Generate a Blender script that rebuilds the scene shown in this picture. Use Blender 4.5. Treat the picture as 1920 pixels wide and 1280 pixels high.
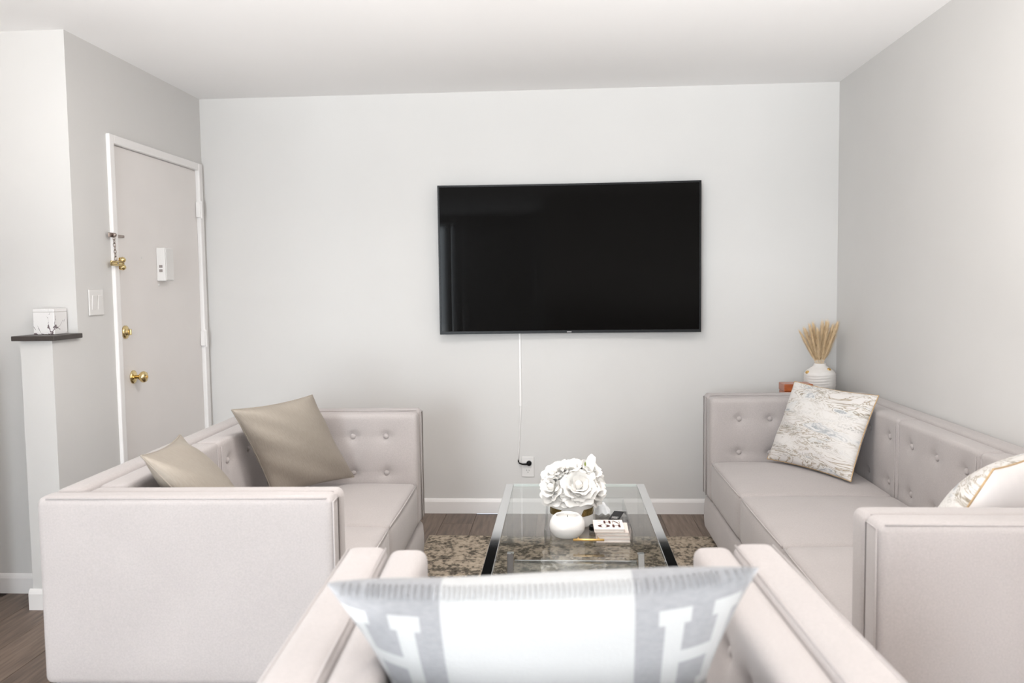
import bpy, bmesh, math, random
from mathutils import Vector, Matrix
R_ = math.radians
rnd = random.Random(7)
for o in list(bpy.data.objects):
    bpy.data.objects.remove(o, do_unlink=True)
S = bpy.context.scene
C = S.collection

# ------------------------------------------------------------------ camera
CAM_H = 1.3301
FPX, PITCH, YAW, ROLL = 1550.47, 0.0664, 0.0603, -0.0131
fw = Vector((-math.sin(YAW) * math.cos(PITCH), math.cos(YAW) * math.cos(PITCH), -math.sin(PITCH)))
r0 = Vector((math.cos(YAW), math.sin(YAW), 0))
u0 = r0.cross(fw)
rv = math.cos(ROLL) * r0 + math.sin(ROLL) * u0
uv_ = -math.sin(ROLL) * r0 + math.cos(ROLL) * u0
cam = bpy.data.cameras.new('camera')
camo = bpy.data.objects.new('camera', cam)
C.objects.link(camo)
m = Matrix((rv, uv_, -fw)).transposed().to_4x4()
m.translation = (0, 0, CAM_H)
camo.matrix_world = m
cam.sensor_width = 36
cam.lens = FPX / 1920 * 36
cam.dof.use_dof = True
cam.dof.focus_distance = 3.6
cam.dof.aperture_fstop = 3.2
cam.clip_start = 0.05
S.camera = camo

# ------------------------------------------------------------------ world, light, exposure
W = bpy.data.worlds.new('sky')
S.world = W
W.use_nodes = True
bg = W.node_tree.nodes['Background']
bg.inputs[0].default_value = (0.80, 0.90, 1.0, 1)
bg.inputs[1].default_value = 1.5
S.view_settings.view_transform = 'Standard'
S.view_settings.look = 'None'
S.view_settings.gamma = 1
S.view_settings.use_curve_mapping = False
S.view_settings.exposure = 0.10

REAR = -3.4         # far wall with the windows, behind the viewer
NEAR_REAR = -0.7    # added wall behind the viewer, shades the right side
NRX = -0.06
WIN1 = (-3.5, -2.15, 0.15, 2.3)
WIN2 = (-1.95, -0.6, 0.15, 2.3)


def area(name, loc, rot, sx, sy, power, col):
    l = bpy.data.lights.new(name, 'AREA')
    l.shape = 'RECTANGLE'
    l.size, l.size_y = sx, sy
    l.energy = power
    l.color = col
    o = bpy.data.objects.new(name, l)
    C.objects.link(o)
    o.location = loc
    o.rotation_euler = rot
    return o


P_SKY, P_GND = (40, 290), 30
FILL_L, FILL_R = 205, 205
P_CEIL_FILL = 21
for i, w in enumerate((WIN1, WIN2)):
    wc = ((w[0] + w[1]) / 2, REAR - 0.14, (w[2] + w[3]) / 2)
    area('daylight_window', wc, (R_(90), 0, 0), w[1] - w[0], w[3] - w[2], P_SKY[i], (0.86, 0.93, 1.0))
    area('ground_bounce_window', (wc[0], wc[1] - .35, .35), (R_(128), 0, 0), w[1] - w[0], 0.9, P_GND, (1.0, 0.95, 0.88))

# ------------------------------------------------------------------ material helpers
MATS = {}


def nodes(name):
    m = bpy.data.materials.new(name)
    m.use_nodes = True
    nt = m.node_tree
    return m, nt, nt.nodes['Principled BSDF']


def mat(name, col, rough=0.5, metal=0.0, var=0.0, vscale=8.0, col2=None, bump=0.0, bscale=200.0,
        sheen=0.0, spec=None, coat=0.0, objrand=0.0, stretch=None, emit=None):
    m, nt, b = nodes(name)
    N, L = nt.nodes, nt.links
    b.inputs['Roughness'].default_value = rough
    b.inputs['Metallic'].default_value = metal
    if spec is not None:
        b.inputs['Specular IOR Level'].default_value = spec
    if sheen:
        b.inputs['Sheen Weight'].default_value = sheen
        b.inputs['Sheen Roughness'].default_value = 0.5
    if coat:
        b.inputs['Coat Weight'].default_value = coat
        b.inputs['Coat Roughness'].default_value = 0.08
    tc = N.new('ShaderNodeTexCoord')
    mp = N.new('ShaderNodeMapping')
    L.new(tc.outputs['Object'], mp.inputs[0])
    if stretch:
        mp.inputs['Scale'].default_value = stretch
    c1 = (*col, 1)
    c2 = (*(col2 if col2 else [c * (1 - var) for c in col]), 1)
    nz = N.new('ShaderNodeTexNoise')
    nz.inputs['Scale'].default_value = vscale
    nz.inputs['Detail'].default_value = 5
    L.new(mp.outputs[0], nz.inputs['Vector'])
    mx = N.new('ShaderNodeMix')
    mx.data_type = 'RGBA'
    mx.inputs[6].default_value = c1
    mx.inputs[7].default_value = c2
    rp = N.new('ShaderNodeMapRange')
    rp.inputs[1].default_value = 0.3
    rp.inputs[2].default_value = 0.7
    L.new(nz.outputs['Fac'], rp.inputs[0])
    L.new(rp.outputs[0], mx.inputs[0])
    out = mx.outputs[2]
    if objrand:
        oi = N.new('ShaderNodeObjectInfo')
        mr = N.new('ShaderNodeMapRange')
        mr.inputs[3].default_value = 1 - objrand
        mr.inputs[4].default_value = 1 + objrand
        L.new(oi.outputs['Random'], mr.inputs[0])
        hs = N.new('ShaderNodeHueSaturation')
        L.new(out, hs.inputs['Color'])
        L.new(mr.outputs[0], hs.inputs['Value'])
        out = hs.outputs[0]
    L.new(out, b.inputs['Base Color'])
    if bump:
        n2 = N.new('ShaderNodeTexNoise')
        n2.inputs['Scale'].default_value = bscale
        n2.inputs['Detail'].default_value = 3
        L.new(mp.outputs[0], n2.inputs['Vector'])
        bp = N.new('ShaderNodeBump')
        bp.inputs['Strength'].default_value = bump
        bp.inputs['Distance'].default_value = 0.002
        L.new(n2.outputs['Fac'], bp.inputs['Height'])
        L.new(bp.outputs[0], b.inputs['Normal'])
    MATS[name] = m
    return m


def glass(name, tint, rough=0.0, ior=1.5):
    m = bpy.data.materials.new(name)
    m.use_nodes = True
    nt = m.node_tree
    N, L = nt.nodes, nt.links
    N.clear()
    out = N.new('ShaderNodeOutputMaterial')
    mix = N.new('ShaderNodeMixShader')
    tr = N.new('ShaderNodeBsdfTransparent')
    tr.inputs[0].default_value = (*tint, 1)
    gl = N.new('ShaderNodeBsdfGlossy')
    gl.inputs['Roughness'].default_value = rough
    fr = N.new('ShaderNodeFresnel')
    ge = N.new('ShaderNodeNewGeometry')
    mr = N.new('ShaderNodeMapRange')
    mr.inputs[3].default_value = ior
    mr.inputs[4].default_value = 1 / ior
    L.new(ge.outputs['Backfacing'], mr.inputs[0])
    L.new(mr.outputs[0], fr.inputs['IOR'])
    L.new(fr.outputs[0], mix.inputs[0])
    L.new(tr.outputs[0], mix.inputs[1])
    L.new(gl.outputs[0], mix.inputs[2])
    L.new(mix.outputs[0], out.inputs['Surface'])
    return m


def fabric(name, col, dark=0.88, weave=900.0):
    m, nt, b = nodes(name)
    N, L = nt.nodes, nt.links
    tc = N.new('ShaderNodeTexCoord')
    nz = N.new('ShaderNodeTexNoise')
    nz.inputs['Scale'].default_value = 220
    nz.inputs['Detail'].default_value = 6
    nz.inputs['Roughness'].default_value = 0.7
    L.new(tc.outputs['Object'], nz.inputs['Vector'])
    big = N.new('ShaderNodeTexNoise')
    big.inputs['Scale'].default_value = 5
    L.new(tc.outputs['Object'], big.inputs['Vector'])
    mx = N.new('ShaderNodeMix')
    mx.data_type = 'RGBA'
    mx.inputs[6].default_value = (*[c * dark for c in col], 1)
    mx.inputs[7].default_value = (*col, 1)
    mr = N.new('ShaderNodeMapRange')
    mr.inputs[1].default_value = 0.35
    mr.inputs[2].default_value = 0.65
    L.new(nz.outputs['Fac'], mr.inputs[0])
    L.new(mr.outputs[0], mx.inputs[0])
    hs = N.new('ShaderNodeHueSaturation')
    m2 = N.new('ShaderNodeMapRange')
    m2.inputs[3].default_value = 0.94
    m2.inputs[4].default_value = 1.06
    L.new(big.outputs['Fac'], m2.inputs[0])
    L.new(m2.outputs[0], hs.inputs['Value'])
    L.new(mx.outputs[2], hs.inputs['Color'])
    L.new(hs.outputs[0], b.inputs['Base Color'])
    b.inputs['Roughness'].default_value = 0.92
    b.inputs['Specular IOR Level'].default_value = 0.2
    b.inputs['Sheen Weight'].default_value = 0.25
    w1 = N.new('ShaderNodeTexNoise')
    w1.inputs['Scale'].default_value = weave
    L.new(tc.outputs['Object'], w1.inputs['Vector'])
    bp = N.new('ShaderNodeBump')
    bp.inputs['Strength'].default_value = 0.25
    bp.inputs['Distance'].default_value = 0.002
    L.new(w1.outputs['Fac'], bp.inputs['Height'])
    L.new(bp.outputs[0], b.inputs['Normal'])
    return m


M_wall = mat('wall_paint', (0.715, 0.70, 0.682), 0.75, var=0.02, vscale=3, bump=0.06, bscale=140, spec=0.25)
M_ceil = mat('ceiling_paint', (0.90, 0.89, 0.885), 0.85, var=0.015, vscale=2, bump=0.05, bscale=160, spec=0.2)
M_trim = mat('white_trim_paint', (0.90, 0.875, 0.86), 0.4, var=0.02, vscale=9)
M_door = mat('door_paint', (0.84, 0.80, 0.775), 0.45, var=0.03, vscale=4, bump=0.04, bscale=60)
M_plank = mat('grey_brown_plank', (0.225, 0.166, 0.128), 0.5, col2=(0.11, 0.077, 0.059), vscale=6,
              stretch=(9, 0.7, 3), objrand=0.25, bump=0.12, bscale=60)
M_subfloor = mat('dark_subfloor', (0.05, 0.035, 0.028), 0.8, var=0.2)
M_cap = mat('dark_ledge_stone', (0.060, 0.048, 0.042), 0.45, var=0.25, vscale=40)
M_fab = fabric('greige_upholstery', (0.47, 0.43, 0.418))
M_legwood = mat('dark_leg_wood', (0.03, 0.02, 0.015), 0.4, var=0.3, stretch=(20, 20, 2))
M_black = mat('black_plastic', (0.004, 0.004, 0.0045), 0.35, var=0.1, spec=0.2)
M_screen = mat('black_screen', (0.004, 0.0036, 0.0034), 0.05, var=0.02, vscale=2, spec=0.04)
M_whiteplastic = mat('white_plastic', (0.80, 0.78, 0.76), 0.35, var=0.02)
M_brass = mat('polished_brass', (0.80, 0.63, 0.32), 0.2, 1.0, var=0.12, vscale=30)
M_gold = mat('gold_metal', (0.82, 0.54, 0.20), 0.42, 0.9, var=0.1, vscale=40)
M_goldfoil = mat('mirror_gold_foil', (0.42, 0.31, 0.12), 0.12, 1.0, var=0.3, vscale=30)
M_steel = mat('worn_steel', (0.50, 0.42, 0.38), 0.35, 1.0, var=0.4, vscale=60)
M_chrome = mat('polished_chrome', (0.80, 0.81, 0.82), 0.05, 1.0, var=0.02)
M_glass = glass('clear_table_glass', (0.97, 0.985, 0.98))
M_acrylic = glass('clear_acrylic', (0.97, 0.975, 0.975), 0.01, 1.45)
M_winglass = glass('window_pane_glass', (0.98, 0.99, 0.99))
M_ceramic = mat('white_glazed_ceramic', (0.86, 0.845, 0.825), 0.22, var=0.02, coat=0.3)
M_bisque = mat('matte_white_ceramic', (0.80, 0.77, 0.74), 0.6, var=0.04, vscale=40, bump=0.15, bscale=120)
M_petal = mat('white_petal', (0.80, 0.78, 0.745), 0.6, var=0.03, vscale=60)
M_petal.node_tree.nodes['Principled BSDF'].inputs['Subsurface Weight'].default_value = 0.0
M_green = mat('green_sepal', (0.22, 0.28, 0.05), 0.6, var=0.3, vscale=80)
M_pampas = mat('dried_pampas', (0.90, 0.72, 0.48), 0.9, col2=(0.78, 0.58, 0.34), vscale=60)
M_oak = mat('orange_brown_wood', (0.50, 0.13, 0.03), 0.35, col2=(0.30, 0.065, 0.018), vscale=12, stretch=(2, 14, 14), coat=0.4)
M_satin = None
M_paper = mat('cream_paper', (0.84, 0.78, 0.73), 0.7, var=0.03, vscale=60)
M_cover = mat('blush_book_cover', (0.82, 0.70, 0.64), 0.6, var=0.03)
M_ink = mat('dark_red_brown_ink', (0.07, 0.015, 0.012), 0.6, var=0.1)
M_tissue = mat('white_tissue', (0.86, 0.87, 0.88), 0.8, var=0.03)
M_seam = mat('seam_shadow_thread', (0.42, 0.385, 0.375), 0.9, var=0.1)

# ------------------------------------------------------------------ mesh helpers


def link(name, me, material=None, parent=None, loc=None, rot=None, smooth=False):
    o = bpy.data.objects.new(name, me)
    C.objects.link(o)
    if material and not me.materials:
        me.materials.append(material)
    if parent:
        o.parent = parent
    if loc is not None:
        o.location = loc
    if rot is not None:
        o.rotation_euler = rot
    if smooth:
        for p in me.polygons:
            p.use_smooth = len(p.vertices) <= 4
    return o


def tag(o, label, cat, group=None, kind=None):
    o['label'] = label
    o['category'] = cat
    if group:
        o['group'] = group
    if kind:
        o['kind'] = kind
    return o


def thing(name, label, cat, loc=(0, 0, 0), rotz=0.0, group=None, kind=None):
    o = bpy.data.objects.new(name, None)
    C.objects.link(o)
    o.location = loc
    o.rotation_euler = (0, 0, rotz)
    o.empty_display_size = 0.05
    return tag(o, label, cat, group, kind)


def frombm(bm, name='mesh'):
    me = bpy.data.meshes.new(name)
    bmesh.ops.recalc_face_normals(bm, faces=bm.faces[:])
    bm.to_mesh(me)
    bm.free()
    return me


def add_box(bm, x0, x1, y0, y1, z0, z1, bev=0.0, seg=2):
    t = bmesh.new()
    bmesh.ops.create_cube(t, size=1)
    for v in t.verts:
        v.co = Vector((x0 + (v.co.x + .5) * (x1 - x0), y0 + (v.co.y + .5) * (y1 - y0), z0 + (v.co.z + .5) * (z1 - z0)))
    if bev:
        bmesh.ops.bevel(t, geom=t.edges[:], offset=bev, segments=seg, profile=0.5, affect='EDGES')
    me = bpy.data.meshes.new('t')
    t.to_mesh(me)
    t.free()
    bm.from_mesh(me)
    bpy.data.meshes.remove(me)


def box(x0, x1, y0, y1, z0, z1, bev=0.0, seg=2):
    bm = bmesh.new()
    add_box(bm, x0, x1, y0, y1, z0, z1, bev, seg)
    return frombm(bm)


def boxes(lst, bev=0.0):
    bm = bmesh.new()
    for b in lst:
        add_box(bm, *b, bev=bev)
    return frombm(bm)


def add_lathe(bm, prof, seg=40, axis='z', off=(0, 0, 0), wob=None):
    rings = []
    for (r, h) in prof:
        ring = []
        for k in range(seg):
            a = 2 * math.pi * k / seg
            rr = r * (wob(a, h) if wob else 1)
            p = (rr * math.cos(a), rr * math.sin(a), h)
            if axis == 'x':
                p = (h, p[0], p[1])
            elif axis == 'y':
                p = (p[0], h, p[1])
            ring.append(bm.verts.new((p[0] + off[0], p[1] + off[1], p[2] + off[2])))
        rings.append(ring)
    for a, b in zip(rings, rings[1:]):
        for k in range(seg):
            bm.faces.new((a[k], a[(k + 1) % seg], b[(k + 1) % seg], b[k]))
    if prof[0][0] > 1e-6:
        bm.faces.new(rings[0])
    if prof[-1][0] > 1e-6:
        bm.faces.new(rings[-1])


def lathe(prof, seg=40, axis='z', off=(0, 0, 0), wob=None):
    bm = bmesh.new()
    add_lathe(bm, [(max(r, 1e-5), h) for r, h in prof], seg, axis, off, wob)
    bmesh.ops.remove_doubles(bm, verts=bm.verts[:], dist=2e-5)
    return frombm(bm)


def add_tube(bm, pts, r, seg=8, closed=False):
    pts = [Vector(p) for p in pts]
    n = len(pts)
    rings = []
    up = Vector((0, 0, 1))
    for i, p in enumerate(pts):
        if closed:
            d = pts[(i + 1) % n] - pts[i - 1]
        else:
            d = pts[min(i + 1, n - 1)] - pts[max(i - 1, 0)]
        d.normalize()
        ref = up if abs(d.dot(up)) < 0.95 else Vector((1, 0, 0))
        a = d.cross(ref).normalized()
        b = d.cross(a).normalized()
        rr = r[i] if isinstance(r, (list, tuple)) else r
        rings.append([bm.verts.new(p + a * rr * math.cos(2 * math.pi * k / seg) + b * rr * math.sin(2 * math.pi * k / seg)) for k in range(seg)])
    m = n if closed else n - 1
    for i in range(m):
        A, B = rings[i], rings[(i + 1) % n]
        # choose best twist
        best = min(range(seg), key=lambda s: (A[0].co - B[s].co).length) if closed or True else 0
        for k in range(seg):
            bm.faces.new((A[k], A[(k + 1) % seg], B[(k + 1 + best) % seg], B[(k + best) % seg]))
    if not closed:
        bm.faces.new(rings[0])
        bm.faces.new(rings[-1])


def tube(pts, r, seg=8, closed=False):
    bm = bmesh.new()
    add_tube(bm, pts, r, seg, closed)
    return frombm(bm)


def axis_coords(a, r, n):
    e = [-a, -a + r * 0.25, -a + r * 0.6, -a + r]
    inner = [(-a + r) + (2 * a - 2 * r) * i / n for i in range(1, n)]
    return e + inner + [-x for x in reversed(e)]


def softbox(sx, sy, sz, r, nx=6, ny=6, nz=6, disp=None):
    """rounded upholstered block centred on the origin; disp(p, n) -> offset vector"""
    A = (sx / 2, sy / 2, sz / 2)
    ax = [axis_coords(A[0], r, nx), axis_coords(A[1], r, ny), axis_coords(A[2], r, nz)]
    bm = bmesh.new()
    for d in range(3):
        u, v = (d + 1) % 3, (d + 2) % 3
        for s in (-1, 1):
            g = []
            for a in ax[u]:
                row = []
                for b in ax[v]:
                    p = [0, 0, 0]
                    p[d] = s * A[d]
                    p[u] = a
                    p[v] = b
                    P = Vector(p)
                    Q = Vector([max(-A[k] + r, min(A[k] - r, p[k])) for k in range(3)])
                    n = (P - Q)
                    n.normalize()
                    P = Q + n * r
                    row.append((P, n))
                g.append(row)
            V = [[bm.verts.new(P + (disp(P, n) if disp else Vector())) for P, n in row] for row in g]
            for i in range(len(V) - 1):
                for j in range(len(V[0]) - 1):
                    bm.faces.new((V[i][j], V[i + 1][j], V[i + 1][j + 1], V[i][j + 1]))
    bmesh.ops.remove_doubles(bm, verts=bm.verts[:], dist=1e-5)
    return frombm(bm)


# ------------------------------------------------------------------ the room
BW = 4.779      # back wall
XR = 1.554
XL = -2.094
HALL = 3.462    # wall that faces the camera left of the door wall
HX = -3.9
H = 2.44


def struct(name, me, m, label, cat):
    return tag(link(name, me, m), label, cat, kind='structure')


fl = struct('floor', box(HX, XR, REAR, BW, -0.03, -0.0055), M_subfloor, 'grey-brown wood plank floor of the living room', 'floor')
PW, PL = 0.178, 1.22
xi = 0
x = HX + 0.01
while x < XR - 0.01:
    x1 = min(x + PW, XR - 0.001)
    y = REAR + 0.001 - rnd.random() * 1.0
    while y < BW:
        y0, y1 = max(y, REAR + 0.001), min(y + PL, BW - 0.001)
        if x < XL - 0.1 and y1 > HALL - 0.002:
            y1 = min(y1, HALL - 0.002)
        if y1 - y0 > 0.05 and y0 < BW:
            me = box(-(x1 - x) / 2 + 0.0008, (x1 - x) / 2 - 0.0008, -(y1 - y0) / 2 + 0.0008, (y1 - y0) / 2 - 0.0008, -0.0055, 0, 0.0012, 1)
            link('plank', me, M_plank, fl, ((x + x1) / 2, (y0 + y1) / 2, 0))
        y += PL
    x += PW

struct('ceiling', box(HX - .1, XR + .1, REAR - .12, BW + .1, H, H + .1), M_ceil, 'plain white painted ceiling', 'ceiling')
struct('wall_back', box(XL - .1, XR + .1, BW, BW + .1, 0, H), M_wall, 'pale greige wall behind the television', 'wall')
struct('wall_right', box(XR, XR + .1, REAR - .12, BW, 0, H), M_wall, 'pale grey wall beside the long sofa', 'wall')
DY0, DY1, DZ = 3.797, 4.707, 2.022
struct('wall_left', boxes([(XL - .105, XL, HALL, DY0 - .012, 0, H), (XL - .105, XL, DY1 + .012, BW, 0, H), (XL - .105, XL, DY0 - .012, DY1 + .012, DZ + .012, H)]),
       M_wall, 'shaded grey wall around the entry door', 'wall')
struct('wall_hall', box(HX, XL - .105, HALL, HALL + .1, 0, H), M_wall, 'bright wall facing the room left of the entry', 'wall')
struct('wall_hall_end', box(HX - .1, HX, REAR - .12, HALL + .1, 0, H), M_wall, 'side wall out of view at the far left', 'wall')
PX0, PX1, PY0, PZ = -2.231, XL, 3.278, 1.132
struct('wall_stub', box(PX0, PX1, PY0, HALL, 0, PZ), M_wall, 'waist-high wall stub under the dark ledge', 'wall')
struct('trim_1', box(PX0 - .022, PX1 + .022, PY0 - .026, HALL - 0.0015, PZ + 0.001, PZ + .021, 0.002, 1), M_cap,
       'dark flat ledge capping the short wall stub', 'ledge')
# rear wall with two windows (behind the camera) and the added wall that shades the right side
a, b = WIN1, WIN2
struct('wall_rear', boxes([(HX, a[0], REAR - .12, REAR, 0, H), (a[1], b[0], REAR - .12, REAR, 0, H), (b[1], NRX, REAR - .12, REAR, 0, H),
                           (a[0], a[1], REAR - .12, REAR, 0, a[2]), (a[0], a[1], REAR - .12, REAR, a[3], H),
                           (b[0], b[1], REAR - .12, REAR, 0, b[2]), (b[0], b[1], REAR - .12, REAR, b[3], H)]), M_wall,
       'window wall far behind the viewer', 'wall')
struct('wall_shade_right', boxes([(NRX, XR, NEAR_REAR - .12, NEAR_REAR, 0, H), (NRX, NRX + .12, REAR - .12, NEAR_REAR - .12, 0, H)]), M_wall,
       'added plain wall close behind the viewer, shading the right side', 'wall')
struct('wall_shade_left', box(HX, -1.70, -.42, -.30, 0, H), M_wall, 'added full-height wall out of view, shading the far left wall', 'wall')  # added unseen wall, keeps window light off the hall wall
struct('wall_shade_half', boxes([(HX, -2.28, 2.62, 2.74, 0, 1.06), (HX, -2.26, 2.59, 2.77, 1.061, 1.08)]), M_wall,  # added low blocker, throws shade on the lower hall wall
       'added half-height partition out of view, shading the lower left wall', 'wall')
for i, w in enumerate((a, b)):
    t = thing('window_%d' % (i + 1), ('left' if i == 0 else 'right') + ' white framed window in the wall behind the viewer', 'window', ((w[0] + w[1]) / 2, REAR - .06, w[2]), kind='structure')
    hw, hh = (w[1] - w[0]) / 2, w[3] - w[2]
    link('window_frame', boxes([(-hw, -hw + .04, -.03, .03, 0, hh), (hw - .04, hw, -.03, .03, 0, hh), (-hw + .04, hw - .04, -.03, .03, 0, .04), (-hw + .04, hw - .04, -.03, .03, hh - .04, hh), (-.015, .015, -.02, .02, .04, hh - .04)]), M_trim, t)
    for s in (-1, 1):
        x0, x1 = (-hw + .04, -.015) if s < 0 else (.015, hw - .04)
        link('pane', box(x0, x1, -.003, .003, .04, hh - .04), M_winglass, t)


def baseboard(name, x0, x1, y0, y1, nx, ny, label):
    # thin moulded board with an eased top edge; (nx, ny) points into the room
    bm = bmesh.new()
    prof = [(0, 0), (.013, 0), (.013, .068), (.009, .078), (.004, .086), (0, .088)]
    A = [bm.verts.new((x0 + nx * d, y0 + ny * d, z)) for d, z in prof]
    B = [bm.verts.new((x1 + nx * d, y1 + ny * d, z)) for d, z in prof]
    for k in range(len(prof)):
        k2 = (k + 1) % len(prof)
        bm.faces.new((A[k], A[k2], B[k2], B[k]))
    bm.faces.new(A)
    bm.faces.new(B)
    o = struct(name, frombm(bm), M_trim, label, 'baseboard')
    o.location.z = 0.0005
    return o


baseboard('baseboard_back', XL + .02, XR - .014, BW - .0005, BW - .0005, 0, -1, 'white baseboard along the television wall')
baseboard('baseboard_right', XR - .0005, XR - .0005, REAR + .02, BW - .014, -1, 0, 'white baseboard behind the long sofa')
baseboard('baseboard_hall', HX + .01, PX0 - .014, HALL - .0005, HALL - .0005, 0, -1, 'white baseboard of the far left wall')
baseboard('baseboard_stub', PX0 - .013, PX1 + .013, PY0 - .0005, PY0 - .0005, 0, -1, 'white baseboard block at the foot of the wall stub')
baseboard('baseboard_left', PX1 + .0005, PX1 + .0005, PY0 - .013, DY0 - .045, 1, 0, 'white baseboard under the light switch')

# ------------------------------------------------------------------ entry door
dt = thing('door_1', 'flat off-white entry door with brass knob and deadbolt', 'door', (XL, (DY0 + DY1) / 2, 0), kind='structure')
hw = (DY1 - DY0) / 2
link('door_slab', box(-.045, -.006, -hw + .004, hw - .004, .008, DZ - .003, .002, 1), M_door, dt)
ct = thing('trim_2', 'white casing around the entry door', 'door casing', (XL, (DY0 + DY1) / 2, 0), kind='structure')
link('casing', box(-.05, .016, -hw - .041, -hw + .002, 0.001, DZ + .04, .006, 3), M_trim, ct, smooth=False)
link('casing', box(-.05, .016, hw - .002, hw + .046, 0.001, DZ + .04, .006, 3), M_trim, ct)
link('casing', box(-.05, .0155, -hw + .003, hw - .003, DZ - .001, DZ + .0395, .006, 3), M_trim, ct)
for z in (1.795, 1.052, .28):
    hg = link('hinge', box(-.004, .022, hw - .022, hw + .006, z - .043, z + .043, .003, 2), M_trim, dt)
    link('hinge_pin', lathe([(0, -.05), (.006, -.05), (.006, .05), (0, .05)], 12, 'z', (.024, hw - .008, z)), M_trim, hg)
ky, kz = 3.918 - (DY0 + DY1) / 2, .912
kn = link('door_knob', lathe([(0, .0), (.009, 0), (.009, .026), (.016, .034), (.026, .044), (.028, .054), (.024, .064), (.012, .069), (0, .07)], 28, 'x', (-.006, ky, kz)), M_brass, dt, smooth=True)
link('rosette', lathe([(0, 0), (.033, 0), (.033, .004), (.026, .009), (.012, .012), (0, .012)], 32, 'x', (-.006, ky, kz)), M_brass, kn, smooth=True)
link('key_cylinder', lathe([(0, .069), (.007, .069), (.007, .0725), (0, .0725)], 16, 'x', (-.006, ky, kz)), M_gold, kn)
dby, dbz = 3.857 - (DY0 + DY1) / 2 + .004, 1.135
db = link('deadbolt', lathe([(0, 0), (.032, 0), (.032, .006), (.024, .012), (.014, .013), (.013, .018), (0, .019)], 32, 'x', (-.006, dby, dbz)), M_brass, dt, smooth=True)
link('thumb_turn', box(.011, .026, dby - .005, dby + .005, dbz - .014, dbz + .014, .003, 2), M_brass, db)
# swing-bar guard and chain
gy, gz = 3.765 - (DY0 + DY1) / 2, 1.462
sg = link('swing_guard', box(.016, .021, gy - .05, gy + .01, gz - .012, gz + .012, .002, 1), M_brass, dt)
link('guard_loop', tube([(.024, gy - .055, gz - .007), (.03, gy - .02, gz - .008), (.034, gy + .03, gz - .009), (.034, gy + .036, gz), (.034, gy + .03, gz + .009), (.03, gy - .02, gz + .008), (.024, gy - .055, gz + .007)], .0045, 10, True), M_brass, sg, smooth=True)
for dz in (-.017, .017):
    link('guard_ball', lathe([(0, -.015), (.008, -.0125), (.014, -.006), (.0155, 0), (.014, .006), (.008, .0125), (0, .015)], 20, 'z', (.026, gy + .042, gz + dz)), M_brass, sg, smooth=True)
link('guard_base', box(-.006, .016, gy + .022, gy + .062, gz - .03, gz + .03, .004, 2), M_brass, sg)
cz = 1.592
cl = link('chain_keeper', box(.016, .022, gy - .058, gy - .005, cz - .011, cz + .011, .002, 1), M_steel, dt)
link('keeper_stud', lathe([(0, 0), (.009, 0), (.009, .012), (.005, .016), (0, .016)], 16, 'x', (.021, gy - .022, cz)), M_steel, cl, smooth=True)
link('chain_track', box(-.006, .002, gy + .045, gy + .115, cz - .005, cz + .007, .002, 1), M_steel, dt)
for k in range(7):
    zc = cz - .014 - k * .0155
    rx, ry = ((.0035, .0075) if k % 2 else (.0075, .0035))
    yy = gy - .021 + .0012 * k
    link('chain_link', tube([(.024 + (.006 * math.cos(t) if k % 2 == 0 else 0), yy + (.006 * math.cos(t) if k % 2 else 0), zc + .0105 * math.sin(t)) for t in [2 * math.pi * i / 12 for i in range(12)]], .0018, 6, True), M_steel, cl, smooth=True)
# door chime box
cy0 = 4.245 - (DY0 + DY1) / 2
cb = link('chime_box', box(-.006, .040, cy0 - .046, cy0 + .046, 1.382, 1.556, .004, 2), M_whiteplastic, dt)
link('chime_front_cover', box(.0402, .044, cy0 - .040, cy0 + .042, 1.388, 1.550, .0015, 2), M_whiteplastic, cb)
M_gbtn = mat('grey_button', (.30, .26, .25), .5)
for z in (1.458, 1.436):
    link('chime_button', box(.008, .026, cy0 - .0475, cy0 - .0458, z - .007, z + .007, .0005, 1), M_gbtn, cb)
link('chime_screw', lathe([(0, 0), (.006, 0), (.004, .004), (0, .005)], 12, 'x', (-.006, cy0 - .03, 1.362)), M_whiteplastic, dt)
for (yy, zz) in ((4.19, 1.27), (4.05, 1.498)):
    link('filled_screw_hole', lathe([(0, 0), (.005, 0), (.004, .0015), (0, .002)], 12, 'x', (-.0062, yy - (DY0 + DY1) / 2, zz)), M_whiteplastic, dt)

# light switch plate
sw = thing('light_switch', 'white double light switch plate beside the entry door', 'light switch', (XL, 3.607, 1.283))
link('plate', box(.0005, .007, -.058, .058, -.0585, .0585, .004, 2), M_whiteplastic, sw)
for s in (-1, 1):
    rk = link('rocker', box(.006, .0105, s * .0235 - .0165, s * .0235 + .0165, -.033, .033, .002, 1), M_whiteplastic, sw)
    rk.rotation_euler = (0, R_(4.0), 0)

# marble cube on the ledge
M_marble, nt, pb = nodes('white_marble_dark_veins')
N, L = nt.nodes, nt.links
tc = N.new('ShaderNodeTexCoord')
nz = N.new('ShaderNodeTexNoise')
nz.inputs['Scale'].default_value = 9
nz.inputs['Detail'].default_value = 4
nz.inputs['Distortion'].default_value = 1.2
L.new(tc.outputs['Object'], nz.inputs['Vector'])
mth = N.new('ShaderNodeMath')
mth.operation = 'SUBTRACT'
mth.inputs[1].default_value = 0.5
L.new(nz.outputs['Fac'], mth.inputs[0])
ab = N.new('ShaderNodeMath')
ab.operation = 'ABSOLUTE'
L.new(mth.outputs[0], ab.inputs[0])
n2 = N.new('ShaderNodeTexNoise')
n2.inputs['Scale'].default_value = 14
L.new(tc.outputs['Object'], n2.inputs['Vector'])
m2 = N.new('ShaderNodeMapRange')
m2.inputs[1].default_value = 0.42
m2.inputs[2].default_value = 0.72
m2.inputs[3].default_value = 0.0
m2.inputs[4].default_value = 0.028
L.new(n2.outputs['Fac'], m2.inputs[0])
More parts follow.
